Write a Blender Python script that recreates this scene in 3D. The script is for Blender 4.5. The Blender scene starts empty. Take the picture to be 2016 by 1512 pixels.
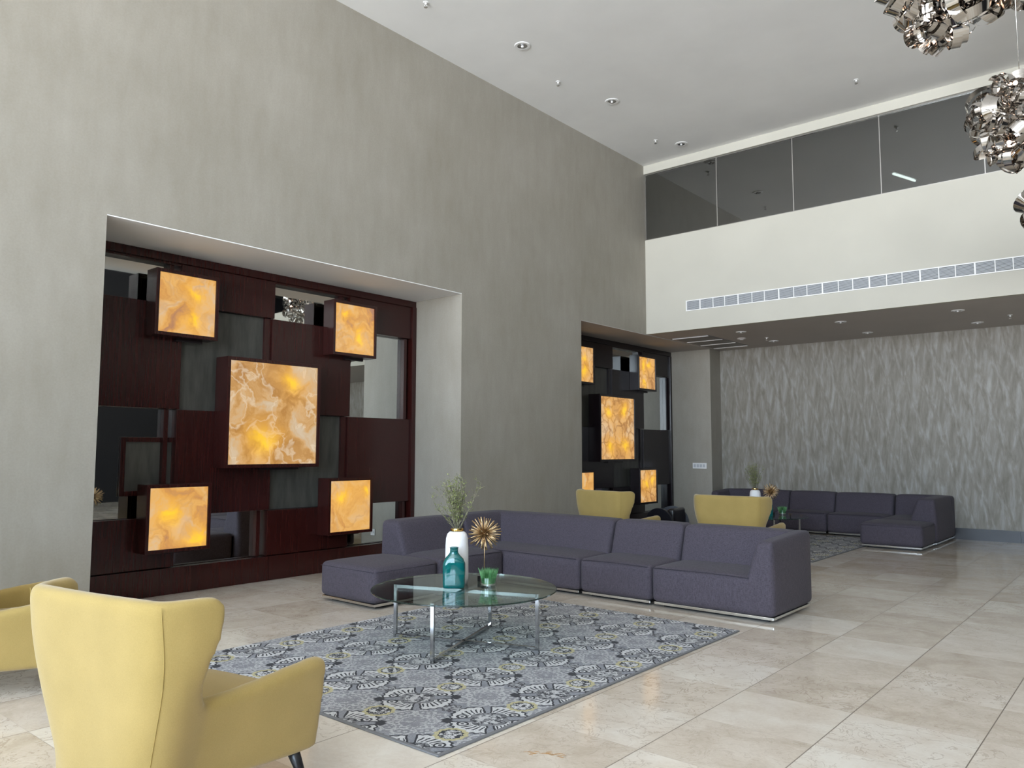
import bpy, bmesh, math, random
from mathutils import Vector, Matrix, noise
sc = bpy.context.scene
C = sc.collection
PI = math.pi

# ------------------------------------------------------------------ camera
def look(yaw, pitch, roll):
    f = Vector((-math.sin(yaw) * math.cos(pitch), math.cos(yaw) * math.cos(pitch), math.sin(pitch)))
    r0 = Vector((math.cos(yaw), math.sin(yaw), 0)); u0 = r0.cross(f)
    r = math.cos(roll) * r0 + math.sin(roll) * u0
    u = -math.sin(roll) * r0 + math.cos(roll) * u0
    return Matrix((r, u, -f)).transposed()
cd = bpy.data.cameras.new('camera'); cam = bpy.data.objects.new('camera', cd); C.objects.link(cam)
cam.matrix_world = Matrix.Translation((0, 0, 1.5)) @ look(math.radians(40.1357), math.radians(4.8804), math.radians(0.098)).to_4x4()
cd.sensor_width = 36; cd.lens = 1532.03 / 2016 * 36; cd.clip_end = 200; cd.clip_start = 0.05
sc.camera = cam

# ------------------------------------------------------------------ world, light, exposure
SKY = 13.4
w = bpy.data.worlds.new('world'); sc.world = w; w.use_nodes = True
nt = w.node_tree; nt.nodes.clear()
tc = nt.nodes.new('ShaderNodeTexCoord'); sx = nt.nodes.new('ShaderNodeSeparateXYZ')
cr = nt.nodes.new('ShaderNodeValToRGB'); bg = nt.nodes.new('ShaderNodeBackground'); wo = nt.nodes.new('ShaderNodeOutputWorld')
nt.links.new(tc.outputs['Generated'], sx.inputs[0]); nt.links.new(sx.outputs[2], cr.inputs[0])
cr.color_ramp.elements[0].position = 0.0; cr.color_ramp.elements[0].color = (2.04, 2.14, 2.26, 1)
cr.color_ramp.elements[1].position = 0.06; cr.color_ramp.elements[1].color = (0.72, 0.90, 1.10, 1)
nt.links.new(cr.outputs[0], bg.inputs[0]); bg.inputs[1].default_value = SKY
nt.links.new(bg.outputs[0], wo.inputs[0])
# daylight comes in through the glazed front behind the camera: a portal in its opening
pl = bpy.data.lights.new('window_portal', 'AREA'); pl.shape = 'RECTANGLE'; pl.size = 13.6; pl.size_y = 5.0
pl.cycles.is_portal = True
po = bpy.data.objects.new('window_portal', pl); C.objects.link(po)
po.location = (-0.3, -9.35, 3.95); po.rotation_euler = (math.radians(90), 0, 0)
vs = sc.view_settings
vs.view_transform = 'Standard'; vs.look = 'None'; vs.gamma = 1; vs.use_curve_mapping = False; vs.exposure = 0.0
sc.cycles.max_bounces = 10; sc.cycles.diffuse_bounces = 6; sc.cycles.glossy_bounces = 5
sc.cycles.transmission_bounces = 8; sc.cycles.transparent_max_bounces = 12
sc.cycles.caustics_reflective = False; sc.cycles.caustics_refractive = False
sc.cycles.sample_clamp_indirect = 6

# ------------------------------------------------------------------ node math helper
class NX:
    def __init__(s, nt, sock): s.nt = nt; s.s = sock
    def _m(s, op, *a):
        n = s.nt.nodes.new('ShaderNodeMath'); n.operation = op
        for i, v in enumerate(a):
            if isinstance(v, NX): s.nt.links.new(v.s, n.inputs[i])
            else: n.inputs[i].default_value = v
        return NX(s.nt, n.outputs[0])
    def __add__(s, o): return s._m('ADD', s, o)
    __radd__ = __add__
    def __mul__(s, o): return s._m('MULTIPLY', s, o)
    __rmul__ = __mul__
    def __sub__(s, o): return s._m('SUBTRACT', s, o)
    def __rsub__(s, o): return s._m('SUBTRACT', o, s)
    def __truediv__(s, o): return s._m('DIVIDE', s, o)
    def __neg__(s): return s * -1.0
    def f(s, op, *a): return s._m(op, s, *a)
    def lt(s, o): return s._m('LESS_THAN', s, o)
    def gt(s, o): return s._m('GREATER_THAN', s, o)
    def abs(s): return s._m('ABSOLUTE', s)
    def sin(s): return s._m('SINE', s)
    def clamp(s):
        n = s._m('ADD', s, 0.0); n.s.node.use_clamp = True; return n

class Mat:
    def __init__(s, name, base=(.5, .5, .5), rough=.5, metal=0, **kw):
        s.m = bpy.data.materials.new(name); s.m.use_nodes = True; s.nt = s.m.node_tree
        s.b = s.nt.nodes['Principled BSDF']
        s.b.inputs['Base Color'].default_value = (*base, 1); s.b.inputs['Roughness'].default_value = rough
        s.b.inputs['Metallic'].default_value = metal
        for k, v in kw.items(): s.b.inputs[k.replace('_', ' ')].default_value = v
        s.m.diffuse_color = (*base, 1)
    def coord(s, kind='Object', scale=(1, 1, 1), loc=(0, 0, 0)):
        t = s.nt.nodes.new('ShaderNodeTexCoord'); mp = s.nt.nodes.new('ShaderNodeMapping')
        mp.inputs['Scale'].default_value = scale; mp.inputs['Location'].default_value = loc
        s.nt.links.new(t.outputs[kind], mp.inputs[0]); return mp.outputs[0]
    def xyz(s, vec):
        n = s.nt.nodes.new('ShaderNodeSeparateXYZ'); s.nt.links.new(vec, n.inputs[0])
        return [NX(s.nt, n.outputs[i]) for i in range(3)]
    def comb(s, x, y, z):
        n = s.nt.nodes.new('ShaderNodeCombineXYZ')
        for i, v in enumerate((x, y, z)):
            if isinstance(v, NX): s.nt.links.new(v.s, n.inputs[i])
            else: n.inputs[i].default_value = v
        return n.outputs[0]
    def noise(s, vec, scale=5, detail=3, rough=.5, dist=0):
        n = s.nt.nodes.new('ShaderNodeTexNoise'); s.nt.links.new(vec, n.inputs['Vector'])
        n.inputs['Scale'].default_value = scale; n.inputs['Detail'].default_value = detail
        n.inputs['Roughness'].default_value = rough; n.inputs['Distortion'].default_value = dist
        return NX(s.nt, n.outputs[0])
    def voro(s, vec, scale=5, feature='F1'):
        n = s.nt.nodes.new('ShaderNodeTexVoronoi'); n.feature = feature
        s.nt.links.new(vec, n.inputs['Vector']); n.inputs['Scale'].default_value = scale
        return NX(s.nt, n.outputs['Distance'])
    def white(s, vec):
        n = s.nt.nodes.new('ShaderNodeTexWhiteNoise'); s.nt.links.new(vec, n.inputs['Vector']); return NX(s.nt, n.outputs[0])
    def ramp(s, fac, stops):
        n = s.nt.nodes.new('ShaderNodeValToRGB'); s.nt.links.new(fac.s, n.inputs[0])
        e = n.color_ramp.elements
        while len(e) < len(stops): e.new(0.5)
        for i, (p, c) in enumerate(stops): e[i].position = p; e[i].color = (*c, 1) if len(c) == 3 else c
        return n.outputs[0]
    def mix(s, fac, a, b, mode='MIX'):
        n = s.nt.nodes.new('ShaderNodeMix'); n.data_type = 'RGBA'; n.blend_type = mode
        for sock, v in ((n.inputs[0], fac), (n.inputs[6], a), (n.inputs[7], b)):
            if isinstance(v, NX): s.nt.links.new(v.s, sock)
            elif isinstance(v, tuple): sock.default_value = (*v, 1)
            elif isinstance(v, (int, float)): sock.default_value = v
            else: s.nt.links.new(v, sock)
        return n.outputs[2]
    def col(s, out): s.nt.links.new(out, s.b.inputs['Base Color'])
    def inp(s, name, v): s.nt.links.new(v.s if isinstance(v, NX) else v, s.b.inputs[name])
    def bump(s, h, strength=.2, dist=.01):
        n = s.nt.nodes.new('ShaderNodeBump'); n.inputs['Strength'].default_value = strength; n.inputs['Distance'].default_value = dist
        s.nt.links.new(h.s, n.inputs['Height']); s.nt.links.new(n.outputs[0], s.b.inputs['Normal'])

# ------------------------------------------------------------------ materials
M = {}
def wall_mat():
    m = Mat('grey_wallcovering', (.27, .26, .225), .62)
    v = m.coord()
    n1 = m.noise(v, .9, 4, .6); n2 = m.noise(m.coord(scale=(1, 1, .25)), 7, 3, .6); n3 = m.noise(m.coord(), 60, 2)
    k = (n1 - .5) * .9 + (n2 - .5) * .55 + (n3 - .5) * .35 + .5
    m.col(m.ramp(k, [(.2, (.268, .247, .204)), (.5, (.304, .284, .242)), (.8, (.345, .326, .285))]))
    m.bump(n3, .1, .003)
    return m.m
M['wall'] = wall_mat()
def paint(name, c, rough=.7, var=.04):
    m = Mat(name, c, rough); n = m.noise(m.coord(), 1.3, 4)
    m.col(m.ramp(n, [(.25, tuple(x * (1 - var) for x in c)), (.75, tuple(min(1, x * (1 + var)) for x in c))]))
    return m.m
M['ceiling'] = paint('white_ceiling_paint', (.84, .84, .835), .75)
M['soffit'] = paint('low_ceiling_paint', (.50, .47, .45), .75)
M['cream'] = paint('cream_paint', (.49, .475, .415), .6)
M['white'] = paint('white_enamel', (.8, .8, .8), .4, .01)
M['ac_white'] = paint('white_grille_paint', (.50, .52, .55), .4, .01)
M['ac_dark'] = paint('grille_shade_paint', (.10, .11, .12), .6, .02)
M['slot'] = paint('grey_ceiling_grille', (.22, .21, .20), .5, .02)
M['darkstone'] = paint('dark_grey_stone', (.045, .045, .05), .3, .15)
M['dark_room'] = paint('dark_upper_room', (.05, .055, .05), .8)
M['dark_brown'] = paint('dark_brown_wall', (.012, .012, .015), .6)

def backwall_mat():
    m = Mat('feather_wallpaper', (.3, .28, .25), .5)
    x, y, z = m.xyz(m.coord())
    zig = ((x * 3.4 + z * .9).f('PINGPONG', .5) - .25) * .35
    v = m.comb(x * 12 + zig * 3, 0.0, (z + zig * 1.6) * 2.9)
    n = m.noise(v, 1.0, 3, .55, .25)
    x2 = ((x * 3.4 - z * 1.1).f('PINGPONG', .5) - .25) * .3
    n2 = m.noise(m.comb(x * 20, 3.0, (z + x2) * 4.4), 1.0, 3, .6)
    big = m.noise(m.coord(), .5, 2)
    k = n * .62 + n2 * .38
    m.col(m.ramp(k + (big - .5) * .12, [(.36, (.178, .160, .128)), (.5, (.235, .218, .186)), (.62, (.315, .302, .276)), (.72, (.365, .355, .33))]))
    m.inp('Roughness', .72 - k * .35)
    return m.m
M['backwall'] = backwall_mat()

def floor_mat():
    m = Mat('polished_marble_tiles', (.6, .54, .47), .08)
    x, y, z = m.xyz(m.coord())
    tx = (x + 2.13) / .653; ty = (y - 4.155) / .633
    ix = tx.f('FLOOR'); iy = ty.f('FLOOR')
    fx = tx - ix; fy = ty - iy
    gx = (fx - .5).abs().gt(.5 - .0046); gy = (fy - .5).abs().gt(.5 - .0022)
    grout = gx.f('MAXIMUM', gy * .65)
    r1 = m.white(m.comb(ix, iy, 1.0)); r2 = m.white(m.comb(ix, iy, 7.0))
    v = m.comb(x + r1 * 9, y + r2 * 7, 0.0)
    n = m.noise(v, 3.2, 6, .62, .5); sp = m.noise(v, 26, 5, .72, 1.5)
    k = (n - .5) * .8 + (r1 - .5) * .34 + (sp - .5) * .35 + .5
    base = m.ramp(k, [(.22, (.53, .45, .36)), (.5, (.68, .605, .515)), (.75, (.78, .73, .65))])
    vein = (m.noise(v, 5.5, 4, .6, 1.2) - .5).abs()
    base = m.mix((vein.lt(.012) * r2 * .5), base, (.34, .26, .19))
    base = m.mix(grout, base, (.20, .165, .13))
    m.col(base)
    m.inp('Roughness', .07 + grout * .5 + (n * .05))
    m.b.inputs['Specular IOR Level'].default_value = .55
    return m.m
M['floor'] = floor_mat()

def wood_mat(name, c1, c2, rough=.22):
    m = Mat(name, c1, rough)
    n = m.noise(m.coord(scale=(6, 6, .25)), 6, 3, .5, .1)
    m.col(m.ramp(n, [(.3, c1), (.7, c2)]))
    m.inp('Roughness', n * .1 + rough - .05)
    return m.m
M['wood'] = wood_mat('dark_mahogany', (.026, .005, .0045), (.036, .0072, .0058))
M['wood_black'] = wood_mat('black_stained_wood', (.010, .007, .009), (.017, .011, .013))
def mirror_mat():
    m = Mat('tinted_mirror', (.66, .68, .66), .015, 1.0); return m.m
M['mirror'] = mirror_mat()
def greypanel():
    m = Mat('brushed_grey_panel', (.05, .05, .045), .35)
    n = m.noise(m.coord(scale=(3, 3, .5)), 4, 4, .6)
    m.col(m.ramp(n, [(.3, (.042, .042, .038)), (.7, (.085, .085, .075))])); return m.m
M['greypanel'] = greypanel()

def onyx(name, seed, spots, style):
    """back-lit stone sheet: it is the lamp's own light; spots = bulbs (y, z, radius)"""
    m = Mat(name, (.02, .015, .01), .12)
    o = m.coord(loc=(seed * 3.1, seed * 1.7, seed * .9))
    x, y, z = m.xyz(m.coord())
    wv = m.noise(o, 2.4, 4, .6)
    ov = m.xyz(o)
    warped = m.comb(ov[0], ov[1] + wv * .5, ov[2] + m.noise(o, 3.1, 3, .5) * .5)
    n = m.noise(warped, 2.6, 5, .6, .8)
    if style == 0:      # cream clouds and white veins
        c = m.ramp(n, [(.34, (.44, .21, .06)), (.44, (.56, .30, .10)), (.52, (.66, .40, .18)), (.58, (.63, .45, .27)), (.68, (.66, .52, .36))])
        r = (m.noise(warped, 2.2, 3, .6, .3) - .52).abs()
        c = m.mix((1 - r * 36).clamp() * .6, c, (.80, .66, .48))
    elif style == 1:    # soft orange clouds with brown smoke
        c = m.ramp(n, [(.32, (.42, .21, .13)), (.43, (.70, .34, .09)), (.52, (.80, .44, .13)), (.62, (.76, .49, .24)), (.72, (.66, .50, .36))])
        r = (m.noise(warped, 2.2, 3, .6, .3) - .5).abs()
        c = m.mix((1 - r * 20).clamp() * .28, c, (.46, .19, .07))
    else:               # honey cells with brown veins
        c = m.ramp(n, [(.32, (.52, .26, .09)), (.5, (.72, .40, .14)), (.66, (.74, .52, .30))])
        w2 = m.noise(o, 9, 3, .6)
        d = m.voro(m.comb(ov[0], ov[1] + wv * .35 + w2 * .10, ov[2] + m.noise(o, 5.1, 3, .5) * .35), 5.0, 'DISTANCE_TO_EDGE')
        c = m.mix((1 - d * 7).clamp() * m.noise(o, 4.0, 3) * 1.3, c, (.30, .12, .035))
    for (sy, sz, rr) in spots:
        dy = (y - sy) + (wv - .5) * .45; dz = (z - sz) + (n - .5) * .5
        q = (dy * dy + dz * dz) * (-1.0 / (rr * rr))
        g = q.f('EXPONENT')if False else (q._m('POWER', 2.71828, q))
        c = m.mix((g * .55).clamp(), c, (.98, .46, .04), 'MIX')
        g2 = (q * 6)._m('POWER', 2.71828, q * 6)
        c = m.mix((g2 * .75).clamp(), c, (1.15, .72, .03), 'MIX')
    m.inp('Emission Color', c); m.b.inputs['Emission Strength'].default_value = 1.0
    m.m.cycles.emission_sampling = 'FRONT' if hasattr(m.m.cycles, 'emission_sampling') else 'FRONT'
    return m.m

def fabric(name, c, c2, weave=420, rough=.9):
    m = Mat(name, c, rough); m.b.inputs['Sheen Weight'].default_value = .04
    v = m.coord()
    a = m.noise(m.coord(scale=(1, 1, 5)), weave / 7, 2, .6); b = m.noise(m.coord(scale=(4, 4, .6)), weave / 9, 2, .6)
    k = a * .55 + b * .45
    m.col(m.ramp(k, [(.36, c), (.62, c2)]))
    m.bump(k, .25, .002); return m.m
M['sofa'] = fabric('charcoal_violet_weave', (.038, .032, .043), (.080, .068, .090))
def yellow():
    m = Mat('mustard_wool', (.62, .46, .12), .85); m.b.inputs['Sheen Weight'].default_value = .3
    n = m.noise(m.coord(), 240, 2); n2 = m.noise(m.coord(), 5, 3)
    m.col(m.ramp(n * .5 + n2 * .5, [(.35, (.315, .222, .062)), (.65, (.37, .262, .080))])); m.bump(n, .15, .001); return m.m
M['yellow'] = yellow()
M['seam'] = paint('seam_thread', (.34, .24, .07), .9)
M['black'] = paint('black_lacquer', (.008, .008, .010), .3)
M['navy'] = paint('black_leather', (.007, .008, .014), .28)
def metal(name, c, r):
    m = Mat(name, c, r, 1.0); n = m.noise(m.coord(), 30, 2); m.inp('Roughness', n * .06 + r - .02); return m.m
M['chrome'] = metal('chrome', (.50, .50, .50), .12)
M['steel'] = metal('brushed_steel', (.75, .74, .72), .2)
M['nickel'] = metal('black_nickel', (.60, .57, .54), .07)
M['gold'] = metal('aged_gold', (.70, .50, .28), .42)
M['brass'] = metal('bright_gold', (.85, .58, .18), .12)
def glass(name, c, rough=0, ior=1.5):
    m = Mat(name, c, rough, **{'Transmission_Weight': 1.0, 'IOR': ior}); return m.m
M['pane_edge'] = glass('green_glass_edge', (.05, .12, .10))
M['teal'] = Mat('teal_glass', (.0, .19, .19), .05, Transmission_Weight=.5, IOR=1.45, Coat_Weight=.6).m
def sheet_glass(name, tint, refl):
    """thin flat glass: mirror-like share + tinted see-through"""
    m = Mat(name, tint, 0); nt = m.nt; nt.nodes.remove(m.b)
    t = nt.nodes.new('ShaderNodeBsdfTransparent'); t.inputs[0].default_value = (*tint, 1)
    g = nt.nodes.new('ShaderNodeBsdfGlossy'); g.inputs['Roughness'].default_value = 0.0; g.inputs[0].default_value = (1, 1, 1, 1)
    ge = nt.nodes.new('ShaderNodeNewGeometry'); dp = nt.nodes.new('ShaderNodeVectorMath'); dp.operation = 'DOT_PRODUCT'
    nt.links.new(ge.outputs['Normal'], dp.inputs[0]); nt.links.new(ge.outputs['Incoming'], dp.inputs[1])
    k = (1.0 - NX(nt, dp.outputs['Value']).abs()).clamp()
    fr = (k._m('POWER', k, 5.0) * .96 * refl[0] + (.04 * refl[0] + refl[1])).clamp()
    mx = nt.nodes.new('ShaderNodeMixShader'); nt.links.new(fr.s, mx.inputs[0])
    nt.links.new(t.outputs[0], mx.inputs[1]); nt.links.new(g.outputs[0], mx.inputs[2])
    nt.links.new(mx.outputs[0], nt.nodes['Material Output'].inputs[0]); return m.m
M['table_glass'] = sheet_glass('smoked_table_glass', (.68, .76, .73), (.9, .02))
M['clear'] = sheet_glass('clear_pot_glass', (.90, .94, .93), (1.0, .02))
M['balcony_glass'] = sheet_glass('tinted_balcony_glass', (.45, .47, .44), (1.0, .17))
def ceramic():
    m = Mat('rough_white_ceramic', (.86, .86, .87), .6); n = m.noise(m.coord(), 28, 4, .6); m.bump(n, .6, .006); return m.m
M['ceramic'] = ceramic()
def twig():
    m = Mat('twig_bark', (.16, .15, .09), .8); n = m.noise(m.coord(), 40, 2)
    m.col(m.ramp(n, [(.35, (.11, .10, .065)), (.65, (.25, .24, .15))])); return m.m
M['twig'] = twig()
def leaf(name, a, b):
    m = Mat(name, a, .6); n = m.noise(m.coord(), 18, 2); m.col(m.ramp(n, [(.35, a), (.65, b)])); return m.m
M['leaf'] = leaf('small_green_leaf', (.15, .20, .045), (.34, .38, .12))
M['grass'] = leaf('bright_grass', (.07, .24, .08), (.17, .38, .16))
M['gravel'] = leaf('pale_gravel', (.25, .20, .14), (.5, .45, .38))
def emis(name, c, s):
    m = Mat(name, c, .5); m.b.inputs['Emission Color'].default_value = (*c, 1); m.b.inputs['Emission Strength'].default_value = s; return m.m
M['bulb'] = emis('warm_bulb', (1, .72, .55), 9)
M['tube'] = emis('cold_tube', (.85, .95, 1), 6.0)
M['stain'] = Mat('orange_brown_stain', (.42, .22, .07), .3).m

def rug_mat():
    m = Mat('patterned_rug', (.3, .3, .32), .95)
    X, Y, Z = m.xyz(m.coord())     # local origin: right-hand near corner, x runs to -x
    P, Q = .577, .590
    fine = m.noise(m.coord(), 95, 2, .6)
    wob = (m.noise(m.coord(), 24, 2) - .5) * .016
    def cell(ox, oy):
        u = ((X - ox) / P); u = (u - u.f('ROUND')) * P + wob
        v = ((Y - oy) / Q); v = (v - v.f('ROUND')) * Q + wob
        return u, v
    def pol(u, v): return (u * u + v * v).f('SQRT'), v.f('ARCTAN2', u)
    mott = m.noise(m.coord(), 42, 3, .7)
    c = m.ramp(fine * .6 + m.noise(m.coord(), 6, 3) * .4, [(.38, (.165, .175, .20)), (.6, (.275, .29, .32))])
    WH = m.ramp(fine, [(.3, (.42, .43, .45)), (.7, (.64, .65, .66))]); DK = (.035, .037, .045); GR = (.20, .205, .22)
    # L: pale filigree medallion, eight curls round a ring
    u, v = cell(-.155 - P / 2, .545 + Q / 2); r, t = pol(u, v)
    c = m.mix((r.lt(.20) * .4), c, (.22, .215, .235))
    ta = ((t / (2 * PI / 8)) - (t / (2 * PI / 8)).f('FLOOR') - .5) * (2 * PI / 8)
    lx = r * ta.f('COSINE'); ly = (r * ta.sin()).abs()
    cr_, ct_ = pol(lx - .155, ly - .018)
    L = ((cr_ - .036).abs().lt(.0095)).f('MAXIMUM', cr_.lt(.012))
    L = L.f('MAXIMUM', (pol(lx - .208, ly - .036)[0]).lt(.014))
    L = L.f('MAXIMUM', ((pol(lx - .098, ly - .02)[0] - .017).abs().lt(.006)))
    L = L * (m.noise(m.coord(), 60, 2)).gt(.42)
    c = m.mix(L * .6, c, WH)
    L2 = (r.lt(.075)) * mott.gt(.55); c = m.mix(L2 * .5, c, WH)
    # D: dark-edged medallion of four ribbed white fans
    u, v = cell(-.155, .545); u, v = (u + v) * .7071, (v - u) * .7071
    au, av = u.abs(), v.abs(); r, t = pol(u, v)
    rs_ = (au * au * au + av * av * av).f('POWER', .33333)
    scal = (t * 30).sin() * .005
    fr, ft = pol(au - .148, av - .058)
    gap = (au - .013 - av * .10).f('MINIMUM', av - .030 - (.2 - au) * .12)      # cross-shaped gap between the fans
    dark = (rs_ + scal).lt(.218) * gap.gt(-.012) * rs_.gt(.10)
    c = m.mix(dark, c, DK)
    tip = (au - .232).abs() + (av - .012).abs(); c = m.mix(tip.lt(.035), c, DK)
    core = rs_.lt(.104); c = m.mix(core, c, GR)
    c = m.mix((rs_.lt(.075) * mott.gt(.50)) * .8, c, WH); c = m.mix((core * mott.lt(.45)), c, DK)
    fan = (rs_ + scal).lt(.205) * gap.gt(0.0) * rs_.gt(.105)
    c = m.mix(fan, c, WH)
    ribs = ((t * 34 + r * 60).sin().gt(.35)) * (rs_ - .142).abs().lt(.030) * fr.gt(.036) * gap.gt(.006)
    c = m.mix(ribs, c, DK)
    c = m.mix((fr - .027).abs().lt(.0065) * fan, c, DK); c = m.mix(fr.lt(.010), c, DK)
    # Y: yellow-ringed oval, S: small dark oval
    u, v = cell(-.155, .545 - .30); r, t = pol(u, v); rr = r + (t * 12).sin() * .004
    c = m.mix(rr.lt(.092), c, m.ramp(fine, [(.3, (.36, .33, .18)), (.7, (.52, .48, .30))]))
    c = m.mix(rr.lt(.068), c, DK)
    c = m.mix(rr.lt(.062) * mott.gt(.5), c, WH)
    u, v = cell(-.155 - P / 2, .545); r, t = pol(u, v); rr = r + (t * 8).sin() * .005
    c = m.mix(rr.lt(.062), c, (.06, .06, .07)); c = m.mix(rr.lt(.055) * mott.gt(.49), c, (.33, .34, .36))
    edge = X.gt(-.018) + Y.lt(.018)
    c = m.mix(edge.clamp(), c, (.17, .175, .185))
    m.col(c); m.bump(fine, .5, .004); return m.m
M['rug'] = rug_mat()

# ------------------------------------------------------------------ mesh helpers
def link(name, me, parent=None, loc=None, rot=None):
    o = bpy.data.objects.new(name, me); C.objects.link(o)
    if parent is not None: o.parent = parent
    if loc is not None: o.location = loc
    if rot is not None: o.rotation_euler = rot
    return o
def fin(name, bm, mat, parent=None, smooth=False, loc=None, rot=None, recalc=True):
    if recalc: bmesh.ops.recalc_face_normals(bm, faces=bm.faces[:])
    me = bpy.data.meshes.new(name); bm.to_mesh(me); bm.free()
    for mm in (mat if isinstance(mat, (list, tuple)) else [mat]): me.materials.append(mm)
    if smooth:
        for p in me.polygons: p.use_smooth = True
        if smooth == 'auto': me.set_sharp_from_angle(angle=math.radians(38))
    return link(name, me, parent, loc, rot)
def empty(name, loc=(0, 0, 0), rz=0, label=None, cat=None, group=None):
    o = bpy.data.objects.new(name, None); C.objects.link(o); o.location = loc; o.rotation_euler = (0, 0, rz)
    o.empty_display_size = .1
    tag(o, label, cat, group); return o
def tag(o, label=None, cat=None, group=None, kind=None):
    if label: o['label'] = label
    if cat: o['category'] = cat
    if group: o['group'] = group
    if kind: o['kind'] = kind
    return o
def struct(o, label=None):
    o['kind'] = 'structure'
    if label: o['label'] = label
    return o
def box(bm, a, b, mi=0, bev=0):
    x0, y0, z0 = (min(p, q) for p, q in zip(a, b)); x1, y1, z1 = (max(p, q) for p, q in zip(a, b))
    v = [bm.verts.new(p) for p in ((x0, y0, z0), (x1, y0, z0), (x1, y1, z0), (x0, y1, z0), (x0, y0, z1), (x1, y0, z1), (x1, y1, z1), (x0, y1, z1))]
    fs = [bm.faces.new([v[i] for i in f]) for f in ((0, 3, 2, 1), (4, 5, 6, 7), (0, 1, 5, 4), (1, 2, 6, 5), (2, 3, 7, 6), (3, 0, 4, 7))]
    for f in fs: f.material_index = mi
    if bev:
        es = list({e for f in fs for e in f.edges})
        bmesh.ops.bevel(bm, geom=es, offset=bev, segments=2, affect='EDGES', profile=.5)
def boxo(name, a, b, mat, parent=None, bev=0):
    bm = bmesh.new(); box(bm, a, b, 0, bev); return fin(name, bm, mat, parent)
def prism(bm, pts, axis, a, b, mi=0):
    def P(p, t):
        return {'x': (t, p[0], p[1]), 'y': (p[0], t, p[1]), 'z': (p[0], p[1], t)}[axis]
    A = [bm.verts.new(P(p, a)) for p in pts]; B = [bm.verts.new(P(p, b)) for p in pts]
    n = len(pts); fs = [bm.faces.new(A), bm.faces.new(B[::-1])]
    for i in range(n): fs.append(bm.faces.new((A[i], B[i], B[(i + 1) % n], A[(i + 1) % n])))
    for f in fs: f.material_index = mi
    return fs
def tube(bm, pts, rad, n=8, mi=0, cap=True):
    pts = [Vector(p) for p in pts]
    rs = rad if isinstance(rad, (list, tuple)) else [rad] * len(pts)
    rings = []; ref = None
    for i, p in enumerate(pts):
        d = (pts[min(i + 1, len(pts) - 1)] - pts[max(i - 1, 0)]).normalized()
        if ref is None:
            ref = d.orthogonal().normalized()
        ref = (ref - d * ref.dot(d)).normalized(); q = d.cross(ref)
        rings.append([bm.verts.new(p + (ref * math.cos(2 * PI * k / n) + q * math.sin(2 * PI * k / n)) * rs[i]) for k in range(n)])
    for a, b in zip(rings, rings[1:]):
        for k in range(n):
            f = bm.faces.new((a[k], a[(k + 1) % n], b[(k + 1) % n], b[k])); f.material_index = mi
    if cap:
        for r in (rings[0], rings[-1]):
            try: bm.faces.new(r).material_index = mi
            except ValueError: pass
def lathe(bm, prof, n=32, mi=0, sy=1.0, c=(0, 0, 0)):
    rings = []
    for r, z in prof:
        if r < 1e-5: rings.append([bm.verts.new((c[0], c[1], c[2] + z))])
        else: rings.append([bm.verts.new((c[0] + r * math.cos(2 * PI * k / n), c[1] + r * sy * math.sin(2 * PI * k / n), c[2] + z)) for k in range(n)])
    for a, b in zip(rings, rings[1:]):
        for k in range(n):
            k2 = (k + 1) % n
            if len(a) == 1 and len(b) == 1: continue
            if len(a) == 1: f = bm.faces.new((a[0], b[k], b[k2]))
            elif len(b) == 1: f = bm.faces.new((a[k], a[k2], b[0]))
            else: f = bm.faces.new((a[k], a[k2], b[k2], b[k]))
            f.material_index = mi
def soft_box(bm, a, b, r=.05, n=10, warp=None, bulge=(0, 0, 0)):
    """rounded, slightly cushioned block between corners a and b"""
    x0, y0, z0 = a; x1, y1, z1 = b
    c = Vector(((x0 + x1) / 2, (y0 + y1) / 2, (z0 + z1) / 2)); h = Vector(((x1 - x0) / 2, (y1 - y0) / 2, (z1 - z0) / 2))
    def spread(t, hh):          # denser rows near the edges
        rr = min(r / hh, .9)
        k = [-1, -1 + rr * .12, -1 + rr * .3, -1 + rr * .6, -1 + rr]
        mid = [-1 + rr + (2 - 2 * rr) * i / n for i in range(1, n)]
        return k + mid + [-q for q in k[::-1]]
    ax = [spread(0, h[i]) for i in range(3)]
    cache = {}
    def V(u, v, w_):
        key = (round(u, 5), round(v, 5), round(w_, 5))
        if key in cache: return cache[key]
        p = Vector((u * h.x, v * h.y, w_ * h.z))
        q = Vector([max(-h[i] + r, min(h[i] - r, p[i])) for i in range(3)])
        d = p - q
        if d.length > 1e-9: p = q + d.normalized() * r
        s = [p.x / h.x, p.y / h.y, p.z / h.z]
        for i in range(3):
            j, k = (i + 1) % 3, (i + 2) % 3
            p[i] += bulge[i] * (1 if s[i] > 0 else -1) * abs(s[i]) ** 3 * (1 - s[j] ** 4) * (1 - s[k] ** 4)
        p += c
        if warp: p = Vector(warp(p.x, p.y, p.z))
        cache[key] = bm.verts.new(p); return cache[key]
    for axis in range(3):
        A, B = ax[(axis + 1) % 3], ax[(axis + 2) % 3]
        for s in (-1, 1):
            for i in range(len(A) - 1):
                for j in range(len(B) - 1):
                    q = []
                    for (p, t) in ((A[i], B[j]), (A[i + 1], B[j]), (A[i + 1], B[j + 1]), (A[i], B[j + 1])):
                        co = [0, 0, 0]; co[axis] = s; co[(axis + 1) % 3] = p; co[(axis + 2) % 3] = t
                        q.append(V(*co))
                    if len(set(q)) == 4:
                        try: bm.faces.new(q if s > 0 else q[::-1])
                        except ValueError: pass
def soft(name, a, b, mat, parent, **k):
    bm = bmesh.new(); soft_box(bm, a, b, **k); return fin(name, bm, mat, parent, smooth=True)
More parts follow.
